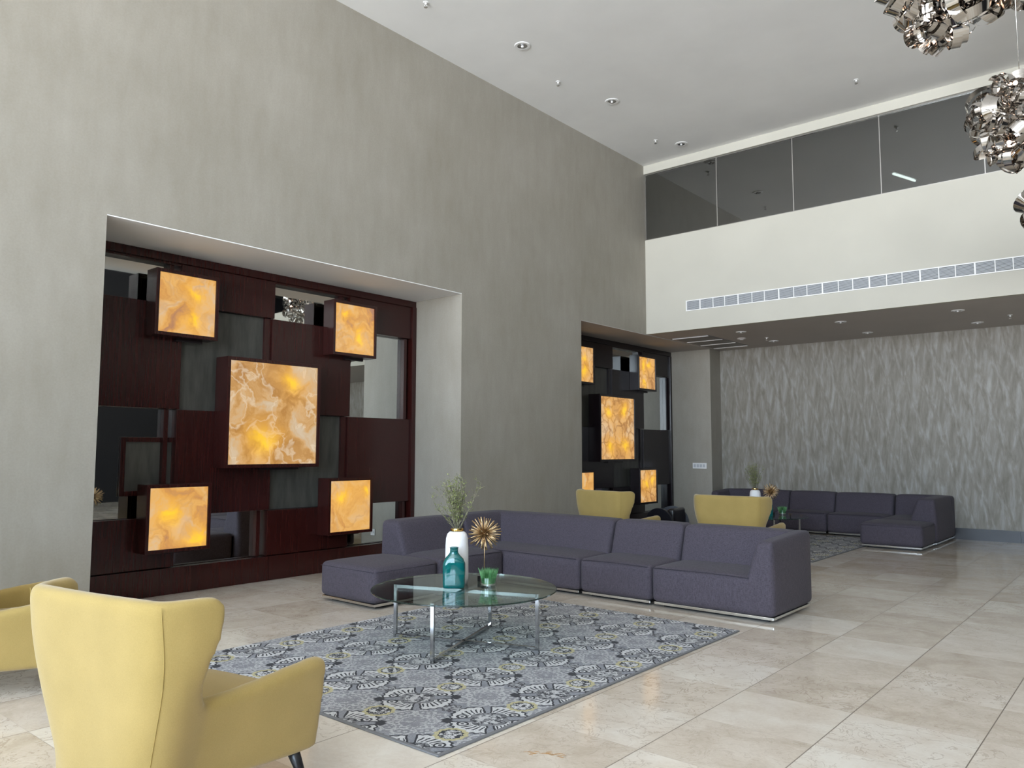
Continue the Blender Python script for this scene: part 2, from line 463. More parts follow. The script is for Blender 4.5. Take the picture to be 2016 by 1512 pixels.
def copy_tree(o, parent=None, loc=None, rz=None, label=None, group=None):
    c = o.copy(); C.objects.link(c); c.parent = parent
    if loc is not None: c.location = loc
    if rz is not None: c.rotation_euler = (c.rotation_euler[0], c.rotation_euler[1], rz)
    if label: c['label'] = label
    if group: c['group'] = group
    for ch in list(o.children): copy_tree(ch, c)
    return c

# ------------------------------------------------------------------ room shell
WX = -7.146; CZ = 6.72; LZ = 3.6; YB = 15.27; YC = 12.25; XR = 7.0; YF = -9.5
NX0 = -8.26
N1 = (2.863, 7.43); N2 = (10.20, 14.79)
SH = 7.36
bm = bmesh.new(); box(bm, (NX0 - .2, YF - 3, -.15), (XR + .2, YB + .2, 0)); struct(fin('floor', bm, M['floor']))
bm = bmesh.new(); box(bm, (WX - .2, YF, CZ), (XR + .2, YC + .05, CZ + .15)); struct(fin('ceiling', bm, M['ceiling']))
# left wall: solid around two niches
bm = bmesh.new()
box(bm, (NX0 - .2, YF, 0), (WX, N1[0], LZ))
box(bm, (NX0 - .2, N1[1], 0), (WX, N2[0], LZ))
box(bm, (NX0 - .2, N2[1], 0), (WX, YB, LZ))
box(bm, (NX0 - .2, N1[0], 0), (NX0, N1[1], LZ)); box(bm, (NX0 - .2, N2[0], 0), (NX0, N2[1], LZ))
box(bm, (NX0 - .2, YF, LZ), (WX, YB, CZ))
struct(fin('wall_left', bm, M['wall']))
# white undersides of the niches
bm = bmesh.new(); box(bm, (NX0, N1[0] + .001, LZ - .012), (WX - .003, N1[1] - .001, LZ - .001)); struct(fin('ceiling_niche', bm, M['ceiling']))
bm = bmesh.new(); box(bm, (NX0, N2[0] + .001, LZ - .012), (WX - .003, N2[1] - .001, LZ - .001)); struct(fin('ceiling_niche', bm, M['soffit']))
# back wall, baseboard, low ceiling with balcony front
struct(boxo('wall_back', (WX, YB, 0), (XR, YB + .2, LZ), M['backwall']))
bm = bmesh.new()
xx = WX
while xx < XR:
    box(bm, (xx + .002, YB - .025, 0), (min(xx + 1.3, XR) - .002, YB, .19)); xx += 1.3
struct(fin('baseboard_back', bm, M['darkstone']))
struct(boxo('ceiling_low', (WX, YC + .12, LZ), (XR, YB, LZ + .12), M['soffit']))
struct(boxo('wall_balcony', (WX, YC, LZ), (XR, YC + .12, 5.33), M['cream']))
struct(boxo('trim_balcony', (WX, YC - .03, 6.565), (XR, YC + .14, CZ), M['cream']))
struct(boxo('trim_glass_channel', (WX, YC + .0, 6.545), (XR, YC + .06, 6.565), M['steel']))
# room behind the balcony glass
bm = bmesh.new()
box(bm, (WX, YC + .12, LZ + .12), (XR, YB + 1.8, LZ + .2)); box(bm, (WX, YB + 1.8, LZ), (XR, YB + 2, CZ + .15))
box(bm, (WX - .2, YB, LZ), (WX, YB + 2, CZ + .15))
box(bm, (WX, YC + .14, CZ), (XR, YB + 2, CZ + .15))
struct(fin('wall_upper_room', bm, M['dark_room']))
# right side: dark lower wall, cream balcony band, dark glazing above
bm = bmesh.new()
box(bm, (XR, YF, 0), (XR + .2, YB + 2, 3.3), 0); box(bm, (XR - .25, YF, 3.3), (XR + .2, YB + 2, 4.1), 2)
box(bm, (XR - .3, YF, 4.1), (XR + .2, YB + 2, 5.1), 1); box(bm, (XR, YF, 5.1), (XR + .2, YB + 2, CZ + .15), 0)
struct(fin('wall_right', bm, [M['dark_brown'], M['cream'], M['soffit']]))
# glazed front behind the camera (where the daylight enters)
bm = bmesh.new()
box(bm, (NX0, YF - .2, 0), (XR, YF, 1.4)); box(bm, (NX0, YF - .1, 6.45), (XR, YF, CZ + .15)); box(bm, (NX0, YF - .1, 3.2), (XR, YF, 3.3))  # low sill wall is unseen, added to hold daylight off the low furniture
x = WX
while x < XR:
    box(bm, (x, YF - .1, 1.4), (x + .07, YF, 6.45)); x += 1.75
struct(fin('window_1', bm, M['darkstone']))

# ------------------------------------------------------------------ feature walls with lit onyx boxes
def feature_wall(y0, wood, label):
    t = empty('feature_wall', (-8.05, y0, 0), 0, label, 'panel wall')
    cols = [.04, 1.177, 2.302, 3.437, 4.530]; rows = [.28, .805, 1.93, 3.05, 3.50]
    L = N1[1] - N1[0]
    for i, (ya, yb) in enumerate(((.003, 2.31), (2.314, L - .003))):
        boxo('plinth', (-.16, ya, 0.001), (0.015, yb, .275), M[wood], t, .003)
    boxo('header', (-.16, .003, 3.50), (.02, L - .003, LZ - .015), M[wood], t, .003)
    boxo('header_step', (-.16, .05, 3.475), (-.012, L - .05, 3.50), M[wood], t)
    boxo('post', (-.16, L - .075, .275), (.03, L - .003, 3.50), M[wood], t, .003)
    boxo('post', (-.16, .003, .275), (.03, .04, 3.50), M[wood], t, .003)
    grid = {3: 'MPMP', 2: 'PGPM', 1: 'MPGP', 0: 'PMPM'}
    for r in range(4):
        for c in range(4):
            a, b = cols[c], cols[c + 1]; z0, z1 = rows[r], rows[r + 1]; k = grid[r][c]
            if k == 'P':
                boxo('wood_panel', (-.15, a + .003 - (.02 if c else 0), z0 + .003), (0, b - .003 + .012, z1 - .003), M[wood], t, .004)
            elif k == 'M':
                boxo('mirror', (-.105, a, z0), (-.10, b, z1), M['mirror'], t)
                boxo('mirror_trim', (-.10, b - .14, z0 + .002), (-.03, b - .09, z1 - .002), M[wood], t, .002)
            else:
                boxo('grey_panel', (-.12, a, z0), (-.07, b, z1), M['greypanel'], t)
                boxo('panel_trim', (-.07, b - .10, z0 + .002), (-.03, b - .02, z1 - .002), M[wood], t, .002)
    boxo('backing_board', (-.20, .003, .28), (-.152, L - .003, 3.5), M['wood_black'], t)
    return t
def light_box(y, z, s, d, wood, omat, label, group):
    t = empty('onyx_light_box', (-8.05, y, z), 0, label, 'wall lamp', group)
    h = s / 2; f = .036 if s < 1 else .04
    bm = bmesh.new()
    for (a, b) in (((0.002, -h, -h), (d, -h + f, h)), ((0.002, h - f, -h), (d, h, h)), ((0.002, -h + f, h - f), (d, h - f, h)), ((0.002, -h + f, -h), (d, h - f, -h + f))):
        box(bm, a, b, 0, .003)
    fin('frame', bm, M[wood], t)
    bm = bmesh.new(); box(bm, (d - .03, -h + f, -h + f), (d - .018, h - f, h - f))
    fin('onyx_panel', bm, omat, t)
    boxo('back_plate', (.002, -h + f + .001, -h + f + .001), (.012, h - f - .001, h - f - .001), M['wood_black'], t)
    boxo('mounting_rail', (.004, -h * .1, -h - .03), (.05, h * .75, -h - .001), M['wood_black'], t)
    return t
feature_wall(N1[0], 'wood', 'dark red mahogany checkerboard panel wall with mirrors in the near niche')
feature_wall(N2[0] + .02, 'wood_black', 'near-black checkerboard panel wall with mirrors in the far niche under the balcony')
G1, G2 = 'onyx boxes on the near panel wall', 'onyx boxes on the far panel wall'
light_box(5.06, 1.913, 1.222, .25, 'wood', onyx('onyx_cream_centre', 1, [(.235, .36, .20), (-.13, -.33, .24)], 0), 'large glowing onyx box with cream clouds and white veins, centre of near wall', G1)
light_box(3.995, 3.022, .69, .22, 'wood', onyx('onyx_top_left', 2, [(.10, .14, .12), (.09, -.14, .15)], 1), 'small peach onyx box at upper left of the near mahogany wall', G1)
light_box(6.214, 3.028, .69, .21, 'wood', onyx('onyx_top_right', 5, [(-.13, .17, .11), (.12, -.08, .14)], 1), 'small pale yellow onyx box at upper right of the near mahogany wall', G1)
light_box(3.985, .805, .69, .22, 'wood', onyx('onyx_low_left', 9, [(-.10, .05, .16), (.16, -.22, .15)], 1), 'small fiery orange onyx box at lower left of the near mahogany wall', G1)
light_box(6.188, .812, .69, .22, 'wood', onyx('onyx_low_right', 13, [(-.12, .13, .16), (.2, .18, .10)], 1), 'small orange onyx box with brown veins beside the purple sofa end', G1)
s2 = 7.26
light_box(5.06 + s2, 1.913, 1.222, .25, 'wood_black', onyx('onyx_far_centre', 21, [(-.25, .30, .16), (.2, .32, .16), (-.2, -.36, .18), (.22, -.34, .2)], 2), 'large glowing onyx box with brown cell veins on the far black wall', G2)
light_box(3.995 + s2, 3.022, .69, .22, 'wood_black', onyx('onyx_far_top_left', 25, [(.02, .14, .16), (.02, -.16, .16)], 2), 'small orange onyx box cut off by the wall corner, top of far black wall', G2)
light_box(6.214 + s2, 3.028, .69, .21, 'wood_black', onyx('onyx_far_top_right', 28, [(-.1, .15, .16), (.12, .18, .15), (-.1, -.16, .15)], 2), 'small honey onyx box with cell veins at upper right of the far black wall', G2)
light_box(3.985 + s2, .805, .69, .22, 'wood_black', onyx('onyx_far_low_left', 31, [(.1, -.12, .16)], 1), 'small onyx box half hidden behind the yellow chair at the far black wall', G2)
light_box(6.188 + s2, .812, .69, .22, 'wood_black', onyx('onyx_far_low_right', 35, [(-.12, .05, .18), (.18, .12, .16)], 2), 'small bright onyx box above the black tub chair on the far wall', G2)
# framed grey panel added to stand for a reflection in the left mirror bay
t = empty('reflection_panel', (-8.147, 3.78, 1.33), 0, 'small dark framed grey panel added as a mirror reflection, left of the big onyx box', 'panel')
boxo('grey_sheet', (0.0, -.24, -.25), (.012, .24, .25), M['greypanel'], t)
bm = bmesh.new()
for a, b in (((0, -.29, -.30), (.03, -.24, .30)), ((0, .24, -.30), (.03, .29, .30)), ((0, -.24, .25), (.03, .24, .30)), ((0, -.24, -.30), (.03, .24, -.25))): box(bm, a, b, 0, .003)
fin('frame', bm, M['wood'], t)

# ------------------------------------------------------------------ balcony glass, vents, ceiling fittings
xs = [WX + .01, -5.735, -4.42, -3.10, -1.755, -.41, .93, 2.27]
for i in range(len(xs) - 1):
    o = boxo('window_%d' % (i + 2), (xs[i] + .006, YC + .02, 5.335), (xs[i + 1] - .006, YC + .03, 6.555), M['balcony_glass']); struct(o)
for i, x in enumerate(xs[:-1]):
    o = boxo('trim_%d' % (i + 1), (x - .008, YC + .012, 5.33), (x + .006, YC + .04, 6.56), M['steel']); struct(o)
struct(boxo('trim_sill', (WX, YC + .005, 5.328), (XR, YC + .05, 5.342), M['steel']))
tb = empty('tube_light', (-3.52, 15.5, 6.58), math.radians(72), 'lit white fluorescent tube seen through the balcony glass', 'ceiling light')
bm = bmesh.new(); tube(bm, [(-.35, 0, 0), (.35, 0, 0)], .018, 10); fin('tube', bm, M['tube'], tb, True)
bm = bmesh.new(); box(bm, (-.37, -.04, .02), (.37, .04, .06)); fin('fitting', bm, M['white'], tb)

t = empty('air_grille', (-6.345, YC, 3.93), 0, 'long white air-conditioning grille along the cream balcony front', 'air vent')
L = 8.5; H = .185
bm = bmesh.new(); box(bm, (0, -.012, 0), (L, -.001, .016)); box(bm, (0, -.012, H - .016), (L, -.001, H)); box(bm, (0, -.012, .016), (.02, -.001, H - .016)); box(bm, (L - .02, -.012, .016), (L, -.001, H - .016))
fin('frame', bm, M['white'], t)
boxo('duct_shade_sheet', (.02, -.003, .016), (L - .02, -.0005, H - .016), M['ac_dark'], t)  # dark sheet on the solid front, its colour stands for shade behind the louvres
bm = bmesh.new()
for k in range(8):
    z = .026 + k * .0175
    prism(bm, [(-.010, z), (-.0035, z + .009), (-.0035, z + .012), (-.0105, z + .003)], 'x', .02, L - .02)
fin('louvres', bm, M['ac_white'], t)
x = .26; k = 0
while x < L:
    wd = .012 if k % 3 else .02
    boxo('divider', (x, -.0125, .016), (x + wd, -.002, H - .016), M['white'], t); x += (.245, .21, .235)[k % 3]; k += 1

t = empty('ceiling_grille', (-6.68, 13.9, LZ), 0, 'grey slotted ceiling air grille under the balcony by the far niche', 'air vent')
boxo('plate', (-.36, -.88, -.012), (.36, .88, 0), M['slot'], t)
for k in range(4):
    y = -.86 + k * .575; boxo('slot_bar', (-.36, y - .015, -.022), (.36, y + .015, -.010), M['white'], t)

def downlight(loc, label, group, z, s=1.0):
    t = empty('downlight', (loc[0], loc[1], z), 0, label, 'ceiling light', group)
    bm = bmesh.new(); lathe(bm, [(.058 * s, -.001), (.058 * s, -.010), (.085 * s, -.010), (.092 * s, -.001)], 28); fin('trim_ring', bm, M['white'], t, 'auto')
    bm = bmesh.new(); lathe(bm, [(.058 * s, -.008), (.05 * s, -.004), (.03 * s, -.0015), (0, -.0015)], 28); fin('reflector', bm, M['chrome'], t, True)
    bm = bmesh.new(); lathe(bm, [(0, -.028), (.012 * s, -.024), (.018 * s, -.012), (.012 * s, -.002)], 14); fin('bulb', bm, M['white'], t, True)
    return t
d0 = downlight((-6.13, 7.468), 'round recessed ceiling downlight nearest the camera, above the niche wall', 'high ceiling downlights', CZ, 1.15)
copy_tree(d0, None, (-6.12, 9.571, CZ), 0, 'round recessed ceiling downlight in the middle of the high row of three')
copy_tree(d0, None, (-6.10, 11.705, CZ), 0, 'round recessed ceiling downlight closest to the balcony glass')
dl = downlight((-5.70, 13.05), 'small low-ceiling downlight beside the grey slotted grille, front row', 'downlights under the balcony', LZ)
for (x, y, lab) in ((-5.70, 14.54, 'small low-ceiling downlight near the back wall behind the slotted grille'), (-4.0, 13.06, 'small low-ceiling downlight, middle of the front row under the balcony'),
                    (-4.0, 14.55, 'small low-ceiling downlight, middle of the row by the back wall'), (-2.32, 13.1, 'small low-ceiling downlight, right of the front row under the balcony'),
                    (-2.30, 14.55, 'small low-ceiling downlight, right of the row by the back wall')):
    copy_tree(dl, None, (x, y, LZ), 0, lab)
def sprinkler(loc, label, group):
    t = empty('sprinkler', loc, 0, label, 'sprinkler', group)
    bm = bmesh.new(); lathe(bm, [(.034, -.001), (.034, -.006), (.012, -.010), (.012, -.03), (.0, -.03)], 18); fin('body', bm, M['white'], t, 'auto')
    bm = bmesh.new()
    for s in (-1, 1): tube(bm, [(s * .011, 0, -.028), (s * .017, 0, -.042), (s * .004, 0, -.058)], .003, 6)
    lathe(bm, [(0, -.062), (.022, -.060), (.022, -.057), (0, -.056)], 16); fin('deflector', bm, M['steel'], t, 'auto')
    return t
s0 = sprinkler((-6.38, 5.99, CZ), 'small white ceiling sprinkler at the top edge of the photo', 'high ceiling sprinklers')
for (x, y, lab) in ((-6.37, 8.56, 'small white ceiling sprinkler between the two nearer downlights'), (-6.36, 11.29, 'small white ceiling sprinkler beside the farthest downlight'), (-3.11, 11.21, 'lone white ceiling sprinkler out over the room near the chandeliers')):
    copy_tree(s0, None, (x, y, CZ), 0, lab)
s1 = copy_tree(s0, None, (-5.62, 14.0, LZ), 0, 'small sprinkler in the low ceiling by the smoke detector', 'low ceiling sprinklers')
copy_tree(s1, None, (-1.78, 14.04, LZ), 0, 'small sprinkler in the low ceiling near the right edge of the photo')
t = empty('smoke_detector', (-6.01, 13.78, LZ), 0, 'flat round smoke detector beside the slotted grille', 'smoke detector')
bm = bmesh.new(); lathe(bm, [(.08, -.001), (.085, -.012), (.07, -.03), (0, -.032)], 28); fin('housing', bm, M['soffit'], t, 'auto')
bm = bmesh.new(); lathe(bm, [(.035, -.030), (.035, -.038), (0, -.040)], 20); fin('sensor', bm, M['white'], t, 'auto')

t = empty('socket_plate', (-7.415, N2[1], 1.193), 0, 'white four-gang switch plate on the far niche side wall', 'switch')
boxo('plate', (-.155, -.012, -.058), (.155, -.001, .058), M['white'], t, .003)
for k in range(4): boxo('switch', (-.13 + k * .067, -.016, -.03), (-.08 + k * .067, -.012, .03), M['ac_white'], t, .002)

t = empty('wall_socket', (-7.41, N1[1], .32), 0, 'small white wall socket on the near niche side wall, seen in the mirror', 'socket')
boxo('plate', (-.045, -.010, -.045), (.045, -.001, .045), M['white'], t, .003)
for k in (-1, 1): boxo('outlet', (k * .02 - .012, -.013, -.014), (k * .02 + .012, -.010, .014), M['ac_white'], t, .001)

# ------------------------------------------------------------------ rugs
def rug(loc, L, W, label):
    bm = bmesh.new(); box(bm, (-W, 0, 0.001), (0, L, .011), 0, .003)
    o = fin('rug', bm, M['rug'], None, loc=loc); tag(o, label, 'rug', 'patterned grey rugs'); return o
rug((-2.82, 2.79, 0), 3.50, 2.68, 'grey blue rug with white and black scroll medallions under the near glass table')
rug((-3.76, 10.75, 0), 3.50, 2.68, 'grey patterned rug under the far glass table, mostly hidden by the near sofa')

# ------------------------------------------------------------------ modular sofas
SH_, BH = .385, .735
def base_strip(t, w, d, x0=0.0):
    boxo('chrome_skirt', (x0 + .02, .02, .028), (w - .02, d - .02, .052), M['steel'], t, .003)
    boxo('plinth', (x0 + .09, .09, .001), (w - .09, d - .09, .03), M['black'], t)
def back_warp(d, lean, top=BH):
    def f(x, y, z):
        k = max(0, (z - .30)) / (top - .30)
        front = max(0.0, min(1.0, (d - y) / .45))
        return (x, y + lean * k * front - .02 * k * (1 - front), z)
    return f
def section(name, loc, rz, w, d, label, group, arm=None, left_back=False, right_back=False, bt=.42):
    t = empty(name, loc, rz, label, 'sofa', group)
    g = .004
    xa = g + (.0 if not left_back else 0); xb = w - g
    soft('seat', (g, 0, .055), (w - g, d - .05, SH_), M['sofa'], t, r=.045, n=8, bulge=(.0, .014, .020))
    soft('backrest', (g + (.10 if (left_back or arm == 'l') else 0), d - bt, .055), (w - g - (.10 if (right_back or arm == 'r') else 0), d, BH), M['sofa'], t, r=.055, n=8, warp=back_warp(d, .16), bulge=(0, .015, .01))
    for side, on in (('l', left_back), ('r', right_back)):
        if on:
            def wf(x, y, z, side=side):
                k = max(0, (z - .30)) / (BH - .30)
                if side == 'l': fr = max(0, min(1, x / .45)); return (x - .16 * k * fr, y, z)
                fr = max(0, min(1, (w - x) / .45)); return (x + .16 * k * fr, y, z)
            a, b = ((g, .0, .055), (bt, d - .002, BH)) if side == 'l' else ((w - bt, .0, .055), (w - g, d - .002, BH))
            soft('side_backrest', a, b, M['sofa'], t, r=.055, n=8, warp=wf, bulge=(0, 0, .01))
    if arm:
        s = 1 if arm == 'r' else -1
        def wa(x, y, z):
            q = (w - x) if s > 0 else x      # distance from the outer side
            k = max(0, (z - .28)) / (BH - .28)
            lean = .15 * k * min(1, q / .29)
            return (x + s * lean - s * .012 * k, y + .02 * k, z - (.035 * max(0, 1 - y / d)) * k)
        a, b = ((w - .29, -.006, .055), (w - g, d - .003, BH)) if s > 0 else ((g, -.006, .055), (.29, d - .003, BH))
        soft('armrest', a, b, M['sofa'], t, r=.05, n=8, warp=wa, bulge=(.012, .008, .006))
    bm = bmesh.new()
    tube(bm, [(.035, .006 - .008, SH_ - .012), (w / 2, -.004, SH_ - .004), (w - .035, .006 - .008, SH_ - .012)], .0035, 6)
    fin('piping', bm, M['black_thread'], t, True)
    base_strip(t, w, d); return t
M['black_thread'] = paint('dark_seam_thread', (.03, .027, .038), .9)
def ottoman(loc, rz, w, d, label, group):
    t = empty('ottoman', loc, rz, label, 'ottoman', group)
    soft('cushion', (.004, .004, .055), (w - .004, d - .004, SH_), M['sofa'], t, r=.05, n=8, bulge=(.012, .012, .018))
    bm = bmesh.new(); z = SH_ - .035
    tube(bm, [(.02, .0, z), (w - .02, .0, z)], .003, 6); tube(bm, [(w - .001, .02, z), (w - .001, d - .02, z)], .003, 6)
    fin('piping', bm, M['black_thread'], t, True)
    base_strip(t, w, d); return t
g1 = 'purple grey sections of the near sofa'; g2 = 'dark sections of the far sofa'
section('sofa_section', (-3.905, 6.72, 0), 0, 1.215, .96, 'purple grey sofa end section with the sloping armrest at right of the near sofa', g1, arm='r')
section('sofa_section', (-4.75, 6.72, 0), 0, .84, .96, 'armless purple grey sofa section between the arm section and the long corner', g1)
section('sofa_section', (-6.70, 6.72, 0), 0, 1.945, .96, 'long purple grey corner section behind the glass table of the near sofa', g1, left_back=True, bt=.44)
section('sofa_section', (-5.77, 5.693, 0), PI / 2, 1.01, .93, 'purple grey sofa section with its open end beside the near ottoman, behind the white vase', g1, bt=.43)
ottoman((-6.62, 4.85, 0), 0, .85, .835, 'square purple grey ottoman before the mahogany panel wall', 'sofa ottomans')
section('sofa_section', (-4.78, 14.42, 0), 0, 1.0, .82, 'dark right-hand section of the far sofa between two seams, before the wallpaper', g2)
section('sofa_section', (-5.63, 14.42, 0), 0, .845, .82, 'dark armless middle section of the far sofa', g2)
section('sofa_section', (-7.02, 14.42, 0), 0, 1.385, .82, 'dark left section of the far sofa, mostly behind the yellow chair', g2, arm='l')
section('sofa_section', (-3.755, 15.235, 0), -PI / 2, 1.42, .875, 'dark corner side section of the far sofa, right behind the far ottoman', g2, left_back=True, bt=.42)
ottoman((-3.80, 12.96, 0), 0, .90, .845, 'dark square ottoman of the far sofa with its steel skirt mirrored in the floor', 'sofa ottomans')

# ------------------------------------------------------------------ yellow wing chairs
def bake(objs, voxel, name):
    """fuse overlapping solids into one continuous upholstered body"""
    bm = bmesh.new()
    for o in objs:
        bm.from_mesh(o.data)
    me = bpy.data.meshes.new(name); bm.to_mesh(me); bm.free()
    for o in objs: bpy.data.objects.remove(o)
    tmp = bpy.data.objects.new('tmp', me); C.objects.link(tmp)
    r = tmp.modifiers.new('r', 'REMESH'); r.mode = 'VOXEL'; r.voxel_size = voxel; r.use_smooth_shade = True
    s = tmp.modifiers.new('s', 'SMOOTH'); s.factor = .5; s.iterations = 26
    dg = bpy.context.evaluated_depsgraph_get(); ev = tmp.evaluated_get(dg)
    out = bpy.data.meshes.new_from_object(ev); out.name = name
    bpy.data.objects.remove(tmp)
    for p in out.polygons: p.use_smooth = True
    return out
def lerp(a, b, t): return a + (b - a) * t
def sm(t): t = max(0, min(1, t)); return t * t * (3 - 2 * t)
def wing_profile(z):
    """how far forward the wing reaches at height z (0 at back plane)"""
    keys = [(.16, .18), (.42, .22), (.50, .225), (.60, .195), (.70, .205), (.80, .235), (.88, .26), (.925, .255), (.95, .22)]
    for (a, b), (c, d) in zip(keys, keys[1:]):
        if z <= c: return lerp(b, d, sm((z - a) / (c - a)))
    return keys[-1][1]
def half_w(z):      # half width of the back at height z
    return lerp(.30, .46, sm((z - .05) / .75))
def make_chair():
    t = empty('wing_chair', (0, 0, 0), 0, '', 'armchair', 'yellow wing chairs')
    parts = []
    # back + wings shell: rows in z, columns across
    bm = bmesh.new(); rows = []
    NZ = 30; zs = [.165 + (.945 - .165) * i / NZ for i in range(NZ + 1)]
    th = .085
    def outline(z, off):
        hw = half_w(z) - off; wf = wing_profile(z); lean = -.10 * (z - .16) + .06
        flare = lerp(0.0, .06, sm((z - .45) / .4))
        pts = []
        rad = .13
        P = [(-hw - flare, wf, 'e'), (-hw + .0, .09, 'm'), (-hw + rad * .8, off, 'c'), (0, off - .012, 'c'), (hw - rad * .8, off, 'c'), (hw, .09, 'm'), (hw + flare, wf, 'e')]
        # catmull-rom through P
        Q = [Vector((p[0], p[1], 0)) for p in P]
        Q = [Q[0] * 2 - Q[1]] + Q + [Q[-1] * 2 - Q[-2]]
        for i in range(1, len(Q) - 2):
            for k in range(6):
                s = k / 6
                a, b, c, d = Q[i - 1:i + 3]
                pts.append(.5 * ((2 * b) + (c - a) * s + (2 * a - 5 * b + 4 * c - d) * s * s + (3 * b - a - 3 * c + d) * s ** 3))
        pts.append(Q[-2])
        return [Vector((p.x, p.y + lean, z)) for p in pts]
    for z in zs:
        z2 = z
        topin = max(0, z - .905) / .04
        o = outline(z2, .018 * min(1, topin) ** 2); i = outline(z2, th - .018 * min(1, topin) ** 2)
        def dip(p):   # top edge a little lower in the middle of the wings' tips
            return p
        # wing tips round off at top
        rows.append([bm.verts.new(p) for p in o] + [bm.verts.new(p) for p in reversed(i)])
    n = len(rows[0])
    for a, b in zip(rows, rows[1:]):
        for k in range(n): bm.faces.new((a[k], a[(k + 1) % n], b[(k + 1) % n], b[k]))
    for r in (rows[0], rows[-1]):
        m_ = n // 2
        for k in range(m_ - 1):
            bm.faces.new((r[k], r[k + 1], r[n - 2 - k], r[n - 1 - k]))
    parts.append(fin('a', bm, M['yellow']))
    # arms: blocks with rising, rounded top that grow out of the wing roots
    for s in (-1, 1):
        bm = bmesh.new(); R = []
        N = 16
        for i in range(N + 1):
            q = i / N; y = lerp(.11, .86, q)
            top = lerp(.525, .580, sm((q - .2) / .8)) if q > .2 else .525
            if q > .93: top -= .012 * ((q - .93) / .07) ** 2
            bot = lerp(.165, .175, q)
            xo = lerp(.385, .468, sm(q * 1.1)); xi = xo - lerp(.09, .085, q)
            bo = lerp(.275, .415, sm(q))
            R.append([bm.verts.new((s * p[0], y, p[1])) for p in ((bo, bot), (lerp(bo, xo, .6), lerp(bot, top, .5)), (xo, top - .03), (xo - .02, top), (xi + .015, top), (xi, top - .025), (xi - .02, lerp(bot, top, .5)), (xi - .03, bot))])
        for a, b in zip(R, R[1:]):
            for k in range(8): bm.faces.new((a[k], a[(k + 1) % 8], b[(k + 1) % 8], b[k]))
        bm.faces.new(R[0]); bm.faces.new(R[-1][::-1])
        parts.append(fin('a', bm, M['yellow']))
    bm = bmesh.new()        # seat platform
    prism(bm, [(-.27, .06), (.27, .06), (.40, .82), (-.40, .82)], 'z', .165, .30)
    parts.append(fin('a', bm, M['yellow']))
    me = bake(parts, .0125, 'body')
    me.materials.clear(); me.materials.append(M['yellow'])
    link('body', me, t)
    soft('seat_cushion', (-.33, .10, .295), (.33, .835, .43), M['yellow'], t, r=.045, n=8, bulge=(.0, .01, .022))
    # seams down the back
    for s in (-1, 1):
        bm = bmesh.new(); pts = []
        for i in range(25):
            z = lerp(.19, .925, i / 24); o_ = outline(z, 0.0); p = o_[27] if s > 0 else o_[9]
            pts.append((p.x, p.y, z))
        tube(bm, pts, .0013, 6); fin('back_seam', bm, M['seam'], t, True)
    for (x, y, dx, dy) in ((-.36, .75, -.035, .06), (.36, .75, .035, .06), (-.26, .12, -.03, -.07), (.26, .12, .03, -.07)):
        bm = bmesh.new(); tube(bm, [(x, y, .19), (x + dx, y + dy, .0)], [.029, .014], 12); fin('leg', bm, M['black'], t, True)
    return t
ch = make_chair()
ch.location = (-3.260, 1.297, 0); ch.rotation_euler = (0, 0, .18)
ch['label'] = 'mustard yellow wing chair seen from behind, largest, at lower left'
copy_tree(ch, None, (-6.219, 9.222, 0), -.164, 'mustard yellow wing chair against the dark far niche, behind the near sofa')
copy_tree(ch, None, (-4.29, 9.231, 0), .04, 'mustard yellow wing chair beside the far glass table, behind the near sofa')
copy_tree(ch, None, (-5.90, 1.27, 0), -.25, 'mustard yellow armchair cut off by the left edge of the photo')

# ------------------------------------------------------------------ glass tables
def make_table(loc):
    t = empty('coffee_table', loc, 0, 'round clear glass coffee table on crossed chrome frames, on the near rug', 'table', 'round glass coffee tables')
    R = .72; z = .425
    bm = bmesh.new(); lathe(bm, [(0, z), (R - .003, z), (R, z + .003), (R, z + .009), (R - .003, z + .012), (0, z + .012)], 96)
    for f in bm.faces: f.material_index = 1 if f.calc_center_median().xy.length > R * .99 else 0
    fin('glass_top', bm, [M['table_glass'], M['pane_edge']], t)
    for ang in (math.atan2(-4.506 + 4.056, 5.062 - 3.949), math.atan2(-3.698 + 4.818, 4.674 - 4.276)):
        # ang measured from +y towards +x
        d = Vector((math.sin(ang), math.cos(ang), 0)); q = Vector((-d.y, d.x, 0)); h = .60; b = .0125
        bm = bmesh.new()
        def bar(p0, p1, up):
            a = Vector(p0); c_ = Vector(p1); dd = (c_ - a).normalized(); e = q * b; g_ = up * b
            vs_ = [bm.verts.new(p + s1 * e + s2 * g_) for p in (a, c_) for s1, s2 in ((-1, -1), (1, -1), (1, 1), (-1, 1))]
            for f in ((0, 1, 2, 3), (7, 6, 5, 4), (0, 4, 5, 1), (1, 5, 6, 2), (2, 6, 7, 3), (3, 7, 4, 0)): bm.faces.new([vs_[i] for i in f])
        Z = Vector((0, 0, 1)); off = 0
        bar(d * h + Z * .0115, d * h + Z * (z - .001), d); bar(-d * h + Z * .0115, -d * h + Z * (z - .001), d)
        bar(d * h + Z * .024, -d * h + Z * .024, Z); bar(d * h + Z * (z - .0135), -d * h + Z * (z - .0135), Z)
        fin('leg_frame', bm, M['chrome'], t)
    return t
TC = (-4.262, 4.482, 0)
tab = make_table(TC)
TC2 = (-5.22, 12.62, 0); DT = Vector(TC2) - Vector(TC)
copy_tree(tab, None, TC2, .3, 'round glass coffee table at the far sofa, partly behind the yellow chair')
TZ = .4375
